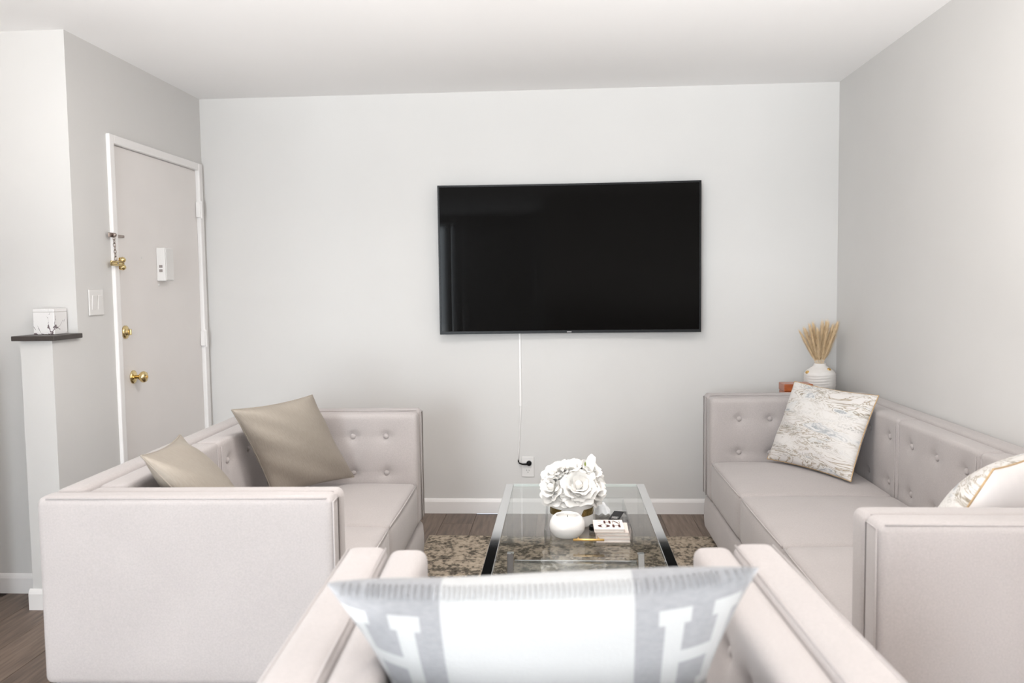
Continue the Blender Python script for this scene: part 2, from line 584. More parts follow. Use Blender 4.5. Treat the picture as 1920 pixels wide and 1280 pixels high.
lt = N.new('ShaderNodeMath')
lt.operation = 'LESS_THAN'
L.new(ab.outputs[0], lt.inputs[0])
L.new(m2.outputs[0], lt.inputs[1])
mx = N.new('ShaderNodeMix')
mx.data_type = 'RGBA'
mx.inputs[6].default_value = (.82, .80, .79, 1)
mx.inputs[7].default_value = (.16, .12, .13, 1)
L.new(lt.outputs[0], mx.inputs[0])
L.new(mx.outputs[2], pb.inputs['Base Color'])
pb.inputs['Roughness'].default_value = 0.3
mc = thing('marble_cube', 'white marble-patterned cube with dark veins on the ledge', 'box', (-2.181, 3.408, PZ + .0215), R_(0))
link('cube_body', box(-.046, .046, -.046, .046, 0, .094, .002, 2), M_marble, mc)
link('cube_lid', box(-.046, .046, -.046, .046, .0945, .108, .002, 2), M_marble, mc)

# ------------------------------------------------------------------ television, cord, outlet
TVX, TVZ, TVW, TVH, TVY = 0.043, 1.4826, 1.476, 0.843, 4.690
tv = thing('television', 'large black curved television mounted on the back wall', 'television', (TVX, TVY, TVZ))
SAG = 0.028


def curve_y(x):
    return SAG * (1 - (2 * x / TVW) ** 2)


def curved_slab(x0, x1, z0, z1, yf, yb, n=24, follow_back=True):
    bm = bmesh.new()
    F, B = [], []
    for i in range(n + 1):
        x = x0 + (x1 - x0) * i / n
        cy = curve_y(x)
        F.append((bm.verts.new((x, yf + cy, z0)), bm.verts.new((x, yf + cy, z1))))
        c2 = cy if follow_back else 0
        B.append((bm.verts.new((x, yb + c2, z0)), bm.verts.new((x, yb + c2, z1))))
    for i in range(n):
        bm.faces.new((F[i][0], F[i + 1][0], F[i + 1][1], F[i][1]))
        bm.faces.new((B[i][0], B[i][1], B[i + 1][1], B[i + 1][0]))
        bm.faces.new((F[i][1], F[i + 1][1], B[i + 1][1], B[i][1]))
        bm.faces.new((F[i][0], B[i][0], B[i + 1][0], F[i + 1][0]))
    bm.faces.new((F[0][0], F[0][1], B[0][1], B[0][0]))
    bm.faces.new((F[-1][0], B[-1][0], B[-1][1], F[-1][1]))
    return frombm(bm)


hw, hh = TVW / 2, TVH / 2
link('casing', curved_slab(-hw, hw, -hh, hh, 0.002, 0.030), M_black, tv)
sc = link('screen', curved_slab(-hw + .010, hw - .010, -hh + .016, hh - .010, 0.0005, 0.004), M_screen, tv)
for p in sc.data.polygons:
    p.use_smooth = False
for nm, bx in (('bezel', (-hw, hw, hh - .009, hh)), ('bezel', (-hw, hw, -hh, -hh + .0155)), ('bezel', (-hw, -hw + .009, -hh + .0155, hh - .009)), ('bezel', (hw - .009, hw, -hh + .0155, hh - .009))):
    link(nm, curved_slab(*bx, -0.003, 0.003), M_black, tv)
link('logo_badge', box(-.013, .013, SAG - .0045, SAG - .002, -hh + .005, -hh + .010), M_chrome, tv)
link('rear_housing', box(-.45, .45, .055, .075, -.28, .25, .006, 2), M_black, tv)
link('wall_mount', box(-.2, .2, .072, BW - TVY - .001, -.16, .16, .003, 1), M_black, tv)

# power cord running down the wall
cd = thing('power_cord', 'thin white power cord with black plug hanging below the television', 'cord', (-.243, BW, 0))
link('cord_cover', box(-.0065, .0065, -.010, -.0005, .635, 1.075, .003, 2), M_trim, cd)
link('white_cord', tube([(.001, -.006, .64), (-.001, -.006, .58), (-.008, -.006, .45), (-.014, -.006, .36), (-.017, -.007, .315)], .0036, 8), M_trim, cd, smooth=True)
pl = link('black_plug', lathe([(0, 0), (.008, 0), (.0145, .008), (.0155, .018), (.0155, .024), (0, .024)], 18, 'y', (.0455, -.0325, .2995)), M_black, cd, smooth=True)
link('black_cord_end', tube([(-.017, -.007, .318), (-.0165, -.012, .309), (-.01, -.02, .301), (.008, -.028, .297), (.026, -.031, .297), (.04, -.026, .2985)], [.0036, .004, .0045, .005, .006, .0075], 8), M_black, pl, smooth=True)

ot = thing('wall_outlet', 'white wall outlet plate under the television', 'outlet', (-.2045, BW, .277))
link('plate', box(-.0365, .0365, -.0065, -.0005, -.0605, .0605, .004, 2), M_whiteplastic, ot)
for dz in (.0225, -.022):
    rc = link('receptacle', lathe([(0, -.0065), (.0165, -.0065), (.0165, -.0082), (0, -.0082)], 20, 'y', (0, 0, dz)), M_whiteplastic, ot)
    link('slots', boxes([(-.0075, -.0055, -.0086, -.0080, dz - .002, dz + .006), (.0055, .0075, -.0086, -.0080, dz - .002, dz + .006), (-.0022, .0022, -.0086, -.0080, dz - .011, dz - .007)]), M_black, rc)

# ------------------------------------------------------------------ rug
M_rug, nt, pb = nodes('distressed_beige_rug')
N, L = nt.nodes, nt.links
tc = N.new('ShaderNodeTexCoord')
mp = N.new('ShaderNodeMapping')
mp.inputs['Scale'].default_value = (1, 0.8, 1)
L.new(tc.outputs['Object'], mp.inputs[0])
n1 = N.new('ShaderNodeTexNoise')
n1.inputs['Scale'].default_value = 11
n1.inputs['Detail'].default_value = 8
n1.inputs['Roughness'].default_value = 0.72
n1.inputs['Distortion'].default_value = 0.6
L.new(mp.outputs[0], n1.inputs['Vector'])
n2 = N.new('ShaderNodeTexNoise')
n2.inputs['Scale'].default_value = 55
n2.inputs['Detail'].default_value = 4
L.new(mp.outputs[0], n2.inputs['Vector'])
cr = N.new('ShaderNodeValToRGB')
e = cr.color_ramp.elements
e[0].position = 0.36
e[0].color = (.055, .045, .034, 1)
e[1].position = 0.62
e[1].color = (.53, .44, .345, 1)
k = e.new(0.46)
k.color = (.17, .145, .115, 1)
k = e.new(0.52)
k.color = (.42, .345, .265, 1)
ad = N.new('ShaderNodeMix')
ad.data_type = 'FLOAT'
ad.inputs[0].default_value = 0.42
L.new(n1.outputs['Fac'], ad.inputs[2])
L.new(n2.outputs['Fac'], ad.inputs[3])
L.new(ad.outputs[0], cr.inputs[0])
L.new(cr.outputs[0], pb.inputs['Base Color'])
pb.inputs['Roughness'].default_value = 0.95
pb.inputs['Specular IOR Level'].default_value = 0.1
bp = N.new('ShaderNodeBump')
bp.inputs['Strength'].default_value = 0.6
bp.inputs['Distance'].default_value = 0.006
L.new(n2.outputs['Fac'], bp.inputs['Height'])
L.new(bp.outputs[0], pb.inputs['Normal'])
RX0, RX1, RY0, RY1 = -.722, .80, 1.95, 4.315
rg = thing('area_rug', 'distressed beige and charcoal patterned rug under the glass table', 'rug', ((RX0 + RX1) / 2, (RY0 + RY1) / 2, 0.0006))
link('rug_pile', box(-(RX1 - RX0) / 2 + .008, (RX1 - RX0) / 2 - .008, -(RY1 - RY0) / 2 + .008, (RY1 - RY0) / 2 - .008, 0, .009, .003, 2), M_rug, rg)
a, b = (RX1 - RX0) / 2 - .006, (RY1 - RY0) / 2 - .006
link('bound_edge', tube([(-a, -b, .005), (a, -b, .005), (a, b, .005), (-a, b, .005)], .0048, 8, True), mat('rug_binding', (.33, .28, .22), .9, var=.2, vscale=60), rg)

# ------------------------------------------------------------------ uplighter cans added out of view to brighten ceiling and room


def fill_uplighter(label, x, y, watts):
    t = thing('fill_uplight', label, 'fill lamp', (x, y, 0.0005), group='added fill uplights beside the viewer')
    link('can', lathe([(0, 0), (.09, 0), (.095, .006), (.095, .30), (.088, .305), (.085, .30), (.085, .26), (0, .255)], 32), M_whiteplastic, t, smooth=False)
    link('bulb', lathe([(0, .2555), (.03, .256), (.04, .275), (.03, .295), (0, .30)], 20), mat('frosted_bulb', (.9, .88, .84), .4), t, smooth=True)
    l = bpy.data.lights.new('fill_spot', 'SPOT')
    l.energy = watts
    l.color = (1.0, 0.985, 0.97)
    l.spot_size = R_(144)
    l.spot_blend = 0.35
    l.shadow_soft_size = 0.06
    o = bpy.data.objects.new('fill_spot', l)
    C.objects.link(o)
    o.parent = t
    o.location = (0, 0, .37)
    o.rotation_euler = (math.pi, 0, 0)


fill_uplighter('added white can fill uplight on the floor left of the viewer', -1.25, 0.55, FILL_L)
fill_uplighter('added white can fill uplight on the floor right of the viewer', 1.05, 0.7, FILL_R)

cl_ = thing('ceiling_fill_light', 'added round white ceiling fill light above the seating, just out of view', 'fill lamp', (-.30, 2.5, H - .0005))  # added unseen lamp, brightens rug, floor and lower back wall
link('lamp_plate', lathe([(0, -.012), (.20, -.012), (.20, 0), (0, 0)], 40), M_whiteplastic, cl_)
link('lamp_rim', lathe([(.255, -.075), (.262, -.075), (.262, -.0125), (.255, -.0125), (.255, -.075)], 48), M_whiteplastic, cl_)
l = bpy.data.lights.new('ceiling_fill', 'AREA')
l.shape = 'DISK'
l.size = .48
l.energy = P_CEIL_FILL
l.color = (1.0, 0.965, 0.935)
o = bpy.data.objects.new('ceiling_fill', l)
C.objects.link(o)
o.parent = cl_
o.location = (0, 0, -.078)

# ------------------------------------------------------------------ sofas


def gauss(d, s):
    return math.exp(-(d / s) ** 2)


def pad_mesh(w, t, h, r, buttons, sag=0.0, crown=0.006, depth=0.016):
    """upright upholstered pad: width x, thickness y (face toward -y), height z, tufted at (x, z)"""
    def disp(P, n):
        if n.y > -0.5:
            return Vector()
        d = crown * (1 - (2 * P.x / w) ** 2) * (1 - (2 * P.z / h) ** 2)
        for bx, bz in buttons:
            q = math.hypot(P.x - bx, P.z - bz)
            d -= depth * gauss(q, .020) + .009 * gauss(q, .065)
            d -= .0028 * gauss(P.z - bz, .010) * gauss(P.x - bx, .09)
        return Vector((0, -d, 0))
    return softbox(w, t, h, r, max(6, int(w / .016)), 2, max(6, int(h / .016)), disp)


BTN = None


def button_mesh():
    return lathe([(0, -.009), (.006, -.0085), (.011, -.005), (.0125, 0), (.011, .004), (0, .005)], 16, 'y')


def make_sofa(name, label, n, cw, depth, H_, arm, loc, rotz, arm_btn=(4, .15), cols=3):
    """seat faces -y in local space, origin on the floor at the middle of the footprint"""
    t = thing(name, label, 'sofa' if n > 1 else 'armchair', loc, rotz)
    Lx = n * cw + 2 * arm
    z0 = .065
    so = arm * .5            # outer shell thickness
    si = arm - so - .004     # inner pad thickness
    sb = .081                # back shell thickness
    yf, yb = -depth / 2, depth / 2
    R1 = .022
    BM_ = button_mesh()
    BM_.materials.append(M_fab)
    zr = z0 + .185
    # base rail
    br = softbox(Lx - .006, depth - .012, .185, .03, 12, 8, 3, lambda P, n_: Vector((0, -.008 * (1 - (P.z / .0925) ** 2) if n_.y < -.5 else 0, 0)))
    link('base_rail', br, M_fab, t, (0, 0, z0 + .0925), smooth=True)
    # legs
    for sx in (-1, 1):
        for sy in (-1, 1):
            lg = lathe([(0, 0), (.014, 0), (.022, z0 + .004), (0, z0 + .004)], 16)
            link('leg', lg, M_legwood, t, (sx * (Lx / 2 - .10), sy * (depth / 2 - .12), 0.0005), smooth=False)
    # outer shells
    hs = H_ - zr - .001
    for sx in (-1, 1):
        me = softbox(so, depth, hs, R1, 3, 14, 10, lambda P, n_: Vector((.004 * n_.x * (1 - (2 * P.y / depth) ** 2), 0, 0)))
        o = link('arm_shell', me, M_fab, t, (sx * (Lx / 2 - so / 2), 0, zr + hs / 2 + .001), smooth=True)
        # front panel seams
        xa, xb = -so / 2 + .012, so / 2 - .012
        zz0, zz1 = -hs / 2 + .01, hs / 2 - .016
        yy = -depth / 2 - .0005
        link('front_piping', tube([(xa, yy, zz0), (xa, yy, zz1), (xb, yy, zz1), (xb, yy, zz0)], .0024, 6), M_fab, o, smooth=True)
        ye = depth / 2 - .03
        for s2 in (-1, 1):
            xe = s2 * (so / 2 - .004)
            link('top_piping', tube([(xe, -depth / 2 + .015, hs / 2 - .0045), (xe, 0, hs / 2 - .0045), (xe, ye, hs / 2 - .0045)], .0024, 6), M_fab, o, smooth=True)
    me = softbox(Lx - 2 * so - .004, sb, hs, R1, 20, 3, 10)
    o = link('back_shell', me, M_fab, t, (0, yb - sb / 2, zr + hs / 2 + .001), smooth=True)
    # arm pads
    ph = H_ - .006 - zr - .001
    pw = depth - sb - .006
    zc = zr + .001 + ph / 2
    nb, sp = arm_btn
    for sx in (-1, 1):
        bt = []
        for i in range(nb):
            for zz in (.66 / .77 * H_, .495 / .77 * H_):
                # along the arm from the front
                d = yf + .145 + i * sp
                bt.append((d, zz - zc))
        # local pad: face -y -> rotate so that it faces the seat
        # pad x axis runs along sofa y
        ycen = yf + .001 + pw / 2
        if sx < 0:
            bl = [(bx - ycen, bz) for bx, bz in bt]
            rz = R_(90)
        else:
            bl = [(-(bx - ycen), bz) for bx, bz in bt]
            rz = R_(-90)
        me = pad_mesh(pw, si, ph, .024, bl)
        o = link('arm_pad', me, M_fab, t, (sx * (Lx / 2 - so - .003 - si / 2), ycen, zc), (0, 0, rz), smooth=True)
        for bx, bz in bl:
            link('button', BM_, None, o, (bx, -si / 2 + .0175, bz), smooth=True)
    # back pads
    bw = (Lx - 2 * arm) / n
    tb = .097
    yb_face = yb - sb - .003
    for i in range(n):
        xc = -(Lx / 2 - arm) + bw * (i + .5)
        bl = [((-.5 + (c + .5) / cols) * bw, zz / .77 * H_ - zc) for c in range(cols) for zz in (.675, .485)]
        me = pad_mesh(bw - .003, tb, ph, .018, bl)
        o = link('back_pad', me, M_fab, t, (xc, yb_face - tb / 2, zc), smooth=True)
        for bx, bz in bl:
            link('button', BM_, None, o, (bx, -tb / 2 + .0175, bz), smooth=True)
        for s2 in (-1, 1):
            if (s2 < 0 and i == 0) or (s2 > 0 and i == n - 1):
                continue
            xs = s2 * (bw / 2 - .018)
            link('seam', tube([(xs, -tb / 2 - .0008, z) for z in (-ph / 2 + .16, -.05, .05, ph / 2 - .02)], .0018, 6), M_fab, o, smooth=True)
    # seat cushions
    sd = depth - sb - tb - .008
    st = .205

    def sdisp(P, n_):
        if n_.z > .3:
            k = (1 - abs(2 * P.x / bw) ** 2.5) * (1 - abs(2 * P.y / sd) ** 2.5)
            return Vector((0, 0, .024 * max(k, 0) * n_.z))
        if n_.y < -.3:
            k = (1 - abs(2 * P.x / bw) ** 2.5) * (1 - (2 * P.z / st) ** 2)
            return Vector((0, -.008 * max(k, 0), 0))
        return Vector()
    for i in range(n):
        xc = -(Lx / 2 - arm) + bw * (i + .5)
        me = softbox(bw - .003, sd, st, .03, 16, 16, 5, sdisp)
        o = link('seat_cushion', me, M_fab, t, (xc, yf + .004 + sd / 2, zr + .001 + st / 2), smooth=True)
        a_, b_ = bw / 2 - .012, sd / 2 - .006
        link('welt', tube([(-a_, -b_ - .002, st / 2 - .010), (-a_ / 2, -b_ - .006, st / 2 - .008), (0, -b_ - .007, st / 2 - .007), (a_ / 2, -b_ - .006, st / 2 - .008), (a_, -b_ - .002, st / 2 - .010)], .003, 6), M_fab, o, smooth=True)
    return t


SH = .775
# long sofa on the right: seat faces -x
make_sofa('sofa', 'long greige tufted three-seat sofa along the right wall', 3, .660, .818, SH, .188, (.724 + .409, 3.095, 0), R_(-90), cols=3)
# loveseat on the left: seat faces +x
make_sofa('loveseat', 'greige tufted loveseat in front of the entry door', 2, .664, .815, SH, .162, (-1.043, 2.963, 0), R_(91.2), cols=3)
# armchair seen from behind: seat faces +y
make_sofa('armchair', 'greige armchair seen from behind in the foreground', 1, .566, .83, SH, .176, (.010, 1.345, 0), R_(182.6), cols=3)

# ------------------------------------------------------------------ throw pillows


def pillow_mesh(TL, TR, BR, BL, th, n=28, pinch=0.07, noise=0.0, seed=1, pinch_v=None, flat=0.5, pk=0.0):
    """two-sided stuffed pillow spanned by its four corners; returns (mesh, seam points, centre)"""
    TL, TR, BR, BL = map(Vector, (TL, TR, BR, BL))
    cen = (TL + TR + BR + BL) / 4
    nrm = ((TR - TL) + (BR - BL)).cross((TL - BL) + (TR - BR)).normalized()
    rr = random.Random(seed)
    ph = [(rr.uniform(3, 9), rr.uniform(3, 9), rr.uniform(0, 6), rr.uniform(.3, 1)) for _ in range(6)]
    pv = pinch if pinch_v is None else pinch_v

    def base(u, v):
        uu = u * (1 - pinch * (1 - v * v) * abs(u) ** pk)
        vv = v * (1 - pv * (1 - u * u))
        s, t = (uu + 1) / 2, (vv + 1) / 2
        return (BL * (1 - s) + BR * s) * (1 - t) + (TL * (1 - s) + TR * s) * t
    bm = bmesh.new()
    uvl = bm.loops.layers.uv.new('UVMap')
    side = {}
    co = [math.sin(math.pi / 2 * (-1 + 2 * i / n)) for i in range(n + 1)]
    uvs = {}
    for sgn in (1, -1):
        for i, u in enumerate(co):
            for j, v in enumerate(co):
                e = max(0, (1 - u * u)) ** flat * max(0, (1 - v * v)) ** flat
                w = 0
                if noise:
                    k = (1 - (1 - u * u) * (1 - v * v))
                    w = sum(a * math.sin(fx * u + fy * v * 1.3 + p) for fx, fy, p, a in ph) * noise * (.4 + k) * e ** .5
                if abs(u) > .9999 or abs(v) > .9999:
                    if sgn < 0:
                        continue
                p = base(u, v) + nrm * sgn * (th * e + w) - cen
                vert = bm.verts.new(p)
                side[(sgn, i, j)] = vert
                uvs[vert] = ((u + 1) / 2, (v + 1) / 2)

    def g(sgn, i, j):
        return side.get((sgn, i, j)) or side[(1, i, j)]
    for sgn in (1, -1):
        for i in range(n):
            for j in range(n):
                q = [g(sgn, i, j), g(sgn, i + 1, j), g(sgn, i + 1, j + 1), g(sgn, i, j + 1)]
                if sgn < 0:
                    q.reverse()
                f = bm.faces.new(q)
                f.smooth = True
                f.material_index = 0 if sgn > 0 else 1
                for lp in f.loops:
                    lp[uvl].uv = uvs[lp.vert]
    me = bpy.data.meshes.new('pillow')
    bm.to_mesh(me)
    bm.free()
    seam = [base(u, -1) - cen for u in co[:-1]] + [base(1, v) - cen for v in co[:-1]] + [base(u, 1) - cen for u in reversed(co[1:])] + [base(-1, v) - cen for v in reversed(co[1:])]
    return me, seam, cen, nrm


def make_pillow(name, label, corners, th, mats, pipe=None, pr=.004, group=None, **kw):
    me, seam, cen, nrm = pillow_mesh(*corners, th, **kw)
    for m_ in mats:
        me.materials.append(m_)
    zmin = min(c[2] for c in corners)
    t = thing(name, label, 'pillow', (cen.x, cen.y, cen.z), group=group)
    link('pillow_body', me, None, t)
    if pipe:
        link('piping', tube(seam, pr, 8, True), pipe, t, smooth=True)
    return t, seam, cen, nrm


def satin_mat():
    m, nt, b = nodes('taupe_satin')
    N, L = nt.nodes, nt.links
    tc = N.new('ShaderNodeTexCoord')
    mp = N.new('ShaderNodeMapping')
    mp.inputs['Scale'].default_value = (60, 9, 1)
    mp.inputs['Rotation'].default_value = (0, 0, R_(35))
    L.new(tc.outputs['UV'], mp.inputs[0])
    nz = N.new('ShaderNodeTexNoise')
    nz.inputs['Scale'].default_value = 2.0
    nz.inputs['Detail'].default_value = 6
    L.new(mp.outputs[0], nz.inputs['Vector'])
    mx = N.new('ShaderNodeMix')
    mx.data_type = 'RGBA'
    mx.inputs[6].default_value = (.275, .24, .20, 1)
    mx.inputs[7].default_value = (.39, .345, .293, 1)
    L.new(nz.outputs['Fac'], mx.inputs[0])
    L.new(mx.outputs[2], b.inputs['Base Color'])
    b.inputs['Roughness'].default_value = 0.48
    b.inputs['Metallic'].default_value = 0.25
    bp = N.new('ShaderNodeBump')
    bp.inputs['Strength'].default_value = 0.2
    bp.inputs['Distance'].default_value = 0.003
    L.new(nz.outputs['Fac'], bp.inputs['Height'])
    L.new(bp.outputs[0], b.inputs['Normal'])
    return m


M_satin = satin_mat()
make_pillow('throw_pillow', 'taupe satin pillow standing upright at the far end of the loveseat',
            ((-1.255, 3.05, .876), (-1.051, 3.40, .886), (-.925, 3.57, .497), (-1.165, 3.22, .500)), .075, (M_satin, M_satin), M_satin, .0028,
            noise=.0034, seed=3, pinch=.06)
make_pillow('throw_pillow', 'taupe satin pillow slumped behind the near arm of the loveseat',
            ((-1.215, 2.29, .857), (-1.255, 2.62, .858), (-.99, 2.72, .478), (-.955, 2.40, .478)), .062, (M_satin, M_satin), M_satin, .0028,
            noise=.0045, seed=9, pinch=.06)


def marble_fabric():
    m, nt, b = nodes('white_gold_marbled_fabric')
    N, L = nt.nodes, nt.links
    tc = N.new('ShaderNodeTexCoord')
    mp = N.new('ShaderNodeMapping')
    mp.inputs['Scale'].default_value = (1.1, 3.4, 1)
    L.new(tc.outputs['UV'], mp.inputs[0])
    n1 = N.new('ShaderNodeTexNoise')
    n1.inputs['Scale'].default_value = 2.0
    n1.inputs['Detail'].default_value = 7
    n1.inputs['Roughness'].default_value = 0.6
    n1.inputs['Distortion'].default_value = 1.0
    L.new(mp.outputs[0], n1.inputs['Vector'])
    r1 = N.new('ShaderNodeValToRGB')
    e = r1.color_ramp.elements
    e[0].position = 0.35
    e[0].color = (.70, .67, .645, 1)
    e[1].position = 0.78
    e[1].color = (.72, .70, .68, 1)
    for p, c in ((.425, (.70, .67, .65)), (.445, (.30, .23, .14)), (.465, (.71, .68, .65)), (.515, (.71, .68, .65)), (.535, (.24, .19, .12)), (.552, (.68, .66, .63)), (.585, (.68, .67, .66)), (.62, (.33, .35, .37)), (.66, (.70, .69, .68))):
        k = e.new(p)
        k.color = (*c, 1)
    L.new(n1.outputs['Fac'], r1.inputs[0])
    n2 = N.new('ShaderNodeTexNoise')
    n2.inputs['Scale'].default_value = 2.2
    n2.inputs['Detail'].default_value = 6
    mp2 = N.new('ShaderNodeMapping')
    mp2.inputs['Scale'].default_value = (1.0, 3.2, 1)
    mp2.inputs['Location'].default_value = (4, 2, 0)
    L.new(tc.outputs['UV'], mp2.inputs[0])
    L.new(mp2.outputs[0], n2.inputs['Vector'])
    r2 = N.new('ShaderNodeMapRange')
    r2.inputs[1].default_value = 0.52
    r2.inputs[2].default_value = 0.68
    r2.inputs[4].default_value = 0.75
    L.new(n2.outputs['Fac'], r2.inputs[0])
    n3 = N.new('ShaderNodeTexNoise')
    n3.inputs['Scale'].default_value = 60
    n3.inputs['Detail'].default_value = 3
    L.new(tc.outputs['UV'], n3.inputs['Vector'])
    r3 = N.new('ShaderNodeMapRange')
    r3.inputs[1].default_value = 0.45
    r3.inputs[2].default_value = 0.6
    L.new(n3.outputs['Fac'], r3.inputs[0])
    mu = N.new('ShaderNodeMath')
    mu.operation = 'MULTIPLY'
    L.new(r2.outputs[0], mu.inputs[0])
    L.new(r3.outputs[0], mu.inputs[1])
    mx = N.new('ShaderNodeMix')
    mx.data_type = 'RGBA'
    mx.inputs[7].default_value = (.33, .32, .30, 1)
    n5 = N.new('ShaderNodeTexNoise')
    n5.inputs['Scale'].default_value = 1.6
    n5.inputs['Detail'].default_value = 3
    mp5 = N.new('ShaderNodeMapping')
    mp5.inputs['Scale'].default_value = (1.0, 2.4, 1)
    mp5.inputs['Location'].default_value = (1.7, 5.2, 0)
    L.new(tc.outputs['UV'], mp5.inputs[0])
    L.new(mp5.outputs[0], n5.inputs['Vector'])
    r5 = N.new('ShaderNodeMapRange')
    r5.inputs[1].default_value = 0.47
    r5.inputs[2].default_value = 0.58
    r5.inputs[4].default_value = 0.85
    L.new(n5.outputs['Fac'], r5.inputs[0])
    fade = N.new('ShaderNodeMix')
    fade.data_type = 'RGBA'
    fade.inputs[7].default_value = (.73, .705, .68, 1)
    L.new(r1.outputs[0], fade.inputs[6])
    L.new(r5.outputs[0], fade.inputs[0])
    L.new(fade.outputs[2], mx.inputs[6])
    L.new(mu.outputs[0], mx.inputs[0])
    L.new(mx.outputs[2], b.inputs['Base Color'])
    b.inputs['Roughness'].default_value = 0.6
    b.inputs['Sheen Weight'].default_value = 0.1
    return m


M_marbfab = marble_fabric()
M_whitefab = mat('plain_white_cotton', (.80, .76, .745), .8, var=.03, vscale=30, bump=.1, bscale=500)
M_goldpipe = mat('gold_cord_piping', (.56, .38, .20), .5, var=.2, vscale=80)
make_pillow('throw_pillow', 'white and gold marbled pillow in the far corner of the long sofa',
            ((1.118, 4.035, .856), (1.375, 3.665, .835), (1.222, 3.55, .484), (.985, 4.01, .485)), .07, (M_marbfab, M_whitefab), M_goldpipe, .0026,
            noise=.0015, seed=5, pinch=.05)
make_pillow('throw_pillow', 'marbled pillow with plain white backing behind the near arm of the long sofa',
            ((1.45, 2.50, .84), (1.125, 2.21, .836), (.875, 2.19, .475), (1.20, 2.47, .475)), .10, (M_marbfab, M_whitefab), M_goldpipe, .0028,
            noise=.0015, seed=6, pinch=.06)


# foreground pillow with a woven letter at both ends
def letter_pillow_mat():
    m, nt, b = nodes('grey_white_woven_letter_wool')
    N, L = nt.nodes, nt.links
    tc = N.new('ShaderNodeTexCoord')
    sep = N.new('ShaderNodeSeparateXYZ')
    L.new(tc.outputs['UV'], sep.inputs[0])

    def cmp(op, src, val):
        k = N.new('ShaderNodeMath')
        k.operation = op
        L.new(src, k.inputs[0])
        k.inputs[1].default_value = val
        return k.outputs[0]

    def mul(p, q):
        k = N.new('ShaderNodeMath')
        k.operation = 'MULTIPLY'
        L.new(p, k.inputs[0])
        L.new(q, k.inputs[1])
        return k.outputs[0]

    def mxm(p, q):
        k = N.new('ShaderNodeMath')
        k.operation = 'MAXIMUM'
        L.new(p, k.inputs[0])
        L.new(q, k.inputs[1])
        return k.outputs[0]

    def rect(u0, u1, v0, v1):
        return mul(mul(cmp('GREATER_THAN', U, u0), cmp('LESS_THAN', U, u1)), mul(cmp('GREATER_THAN', V, v0), cmp('LESS_THAN', V, v1)))
    U, V = sep.outputs[0], sep.outputs[1]
    white = rect(.265, .715, -1, 2)
    rects = []
    for (sa, sb) in (((.028, .064), (.152, .198)), ((.787, .834), (.921, .960))):
        for (p0, p1) in (sa, sb):
            rects.append((p0, p1, .665, .94))
            rects.append((p0 - .016, p1 + .016, .915, .955))
            rects.append((p0 - .016, p1 + .016, .66, .70))
        rects.append((sa[1], sb[0], .785, .828))
    for q in rects:
        white = mxm(white, rect(*q))
    nz = N.new('ShaderNodeTexNoise')
    nz.inputs['Scale'].default_value = 40
    nz.inputs['Detail'].default_value = 6
    mp = N.new('ShaderNodeMapping')
    mp.inputs['Scale'].default_value = (1, 3, 1)
    L.new(tc.outputs['UV'], mp.inputs[0])
    L.new(mp.outputs[0], nz.inputs['Vector'])
    gr = N.new('ShaderNodeMix')
    gr.data_type = 'RGBA'
    gr.inputs[6].default_value = (.20, .20, .21, 1)
    gr.inputs[7].default_value = (.30, .30, .31, 1)
    L.new(nz.outputs['Fac'], gr.inputs[0])
    mx = N.new('ShaderNodeMix')
    mx.data_type = 'RGBA'
    mx.inputs[7].default_value = (.40, .40, .40, 1)
    L.new(gr.outputs[2], mx.inputs[6])
    L.new(white, mx.inputs[0])
    L.new(mx.outputs[2], b.inputs['Base Color'])
    b.inputs['Roughness'].default_value = 0.95
    b.inputs['Specular IOR Level'].default_value = 0.15
    b.inputs['Sheen Weight'].default_value = 0.3
    bp = N.new('ShaderNodeBump')
    bp.inputs['Strength'].default_value = 0.35
    bp.inputs['Distance'].default_value = 0.003
    n4 = N.new('ShaderNodeTexNoise')
    n4.inputs['Scale'].default_value = 160
    L.new(tc.outputs['UV'], n4.inputs['Vector'])
    L.new(n4.outputs['Fac'], bp.inputs['Height'])
    L.new(bp.outputs[0], b.inputs['Normal'])
    return m


M_letter = letter_pillow_mat()
hp, seam, cen, nrm = make_pillow('letter_pillow', 'grey and white wool pillow with woven letter H at both ends', ((-.352, 1.185, .893), (.281, 1.185, .922), (.245, 1.34, .485), (-.27, 1.34, .475)), .105,
                                 (M_letter, M_letter), None, noise=.001, seed=4, pinch=.19, pinch_v=.08, n=40, flat=.40, pk=2.0)
# whip stitches along the upper seam
n_ = (len(seam)) // 4
top = seam[2 * n_:3 * n_ + 1]
pts = []
for a, b in zip(top, top[1:]):
    k = max(1, int((b - a).length / .0075))
    for i in range(k):
        pts.append(a + (b - a) * i / k)
pts = pts[4:-4]
M_greywool = mat('grey_wool_yarn', (.27, .27, .28), .95, var=.15, vscale=60)
for nm_, lo, hi, mm in (('white_stitching', -.165, .135, mat('shade_grey_yarn', (.44, .44, .45), .95, var=.1, vscale=60)), ('grey_stitching', -9, -.165, M_greywool), ('grey_stitching', .135, 9, M_greywool)):  # centre yarn greyed to paint in the shade of the stitches
    bm = bmesh.new()
    for p in pts:
        if lo < p.x <= hi:
            add_tube(bm, [p + Vector((0, .002, .001)), p + Vector((0, -.009, .0015)), p + Vector((0, -.017, -.003)), p + Vector((0, -.024, -.010))], .0011, 5)
    st = link(nm_, frombm(bm), mm, hp, smooth=True)
    st['kind'] = 'stuff'

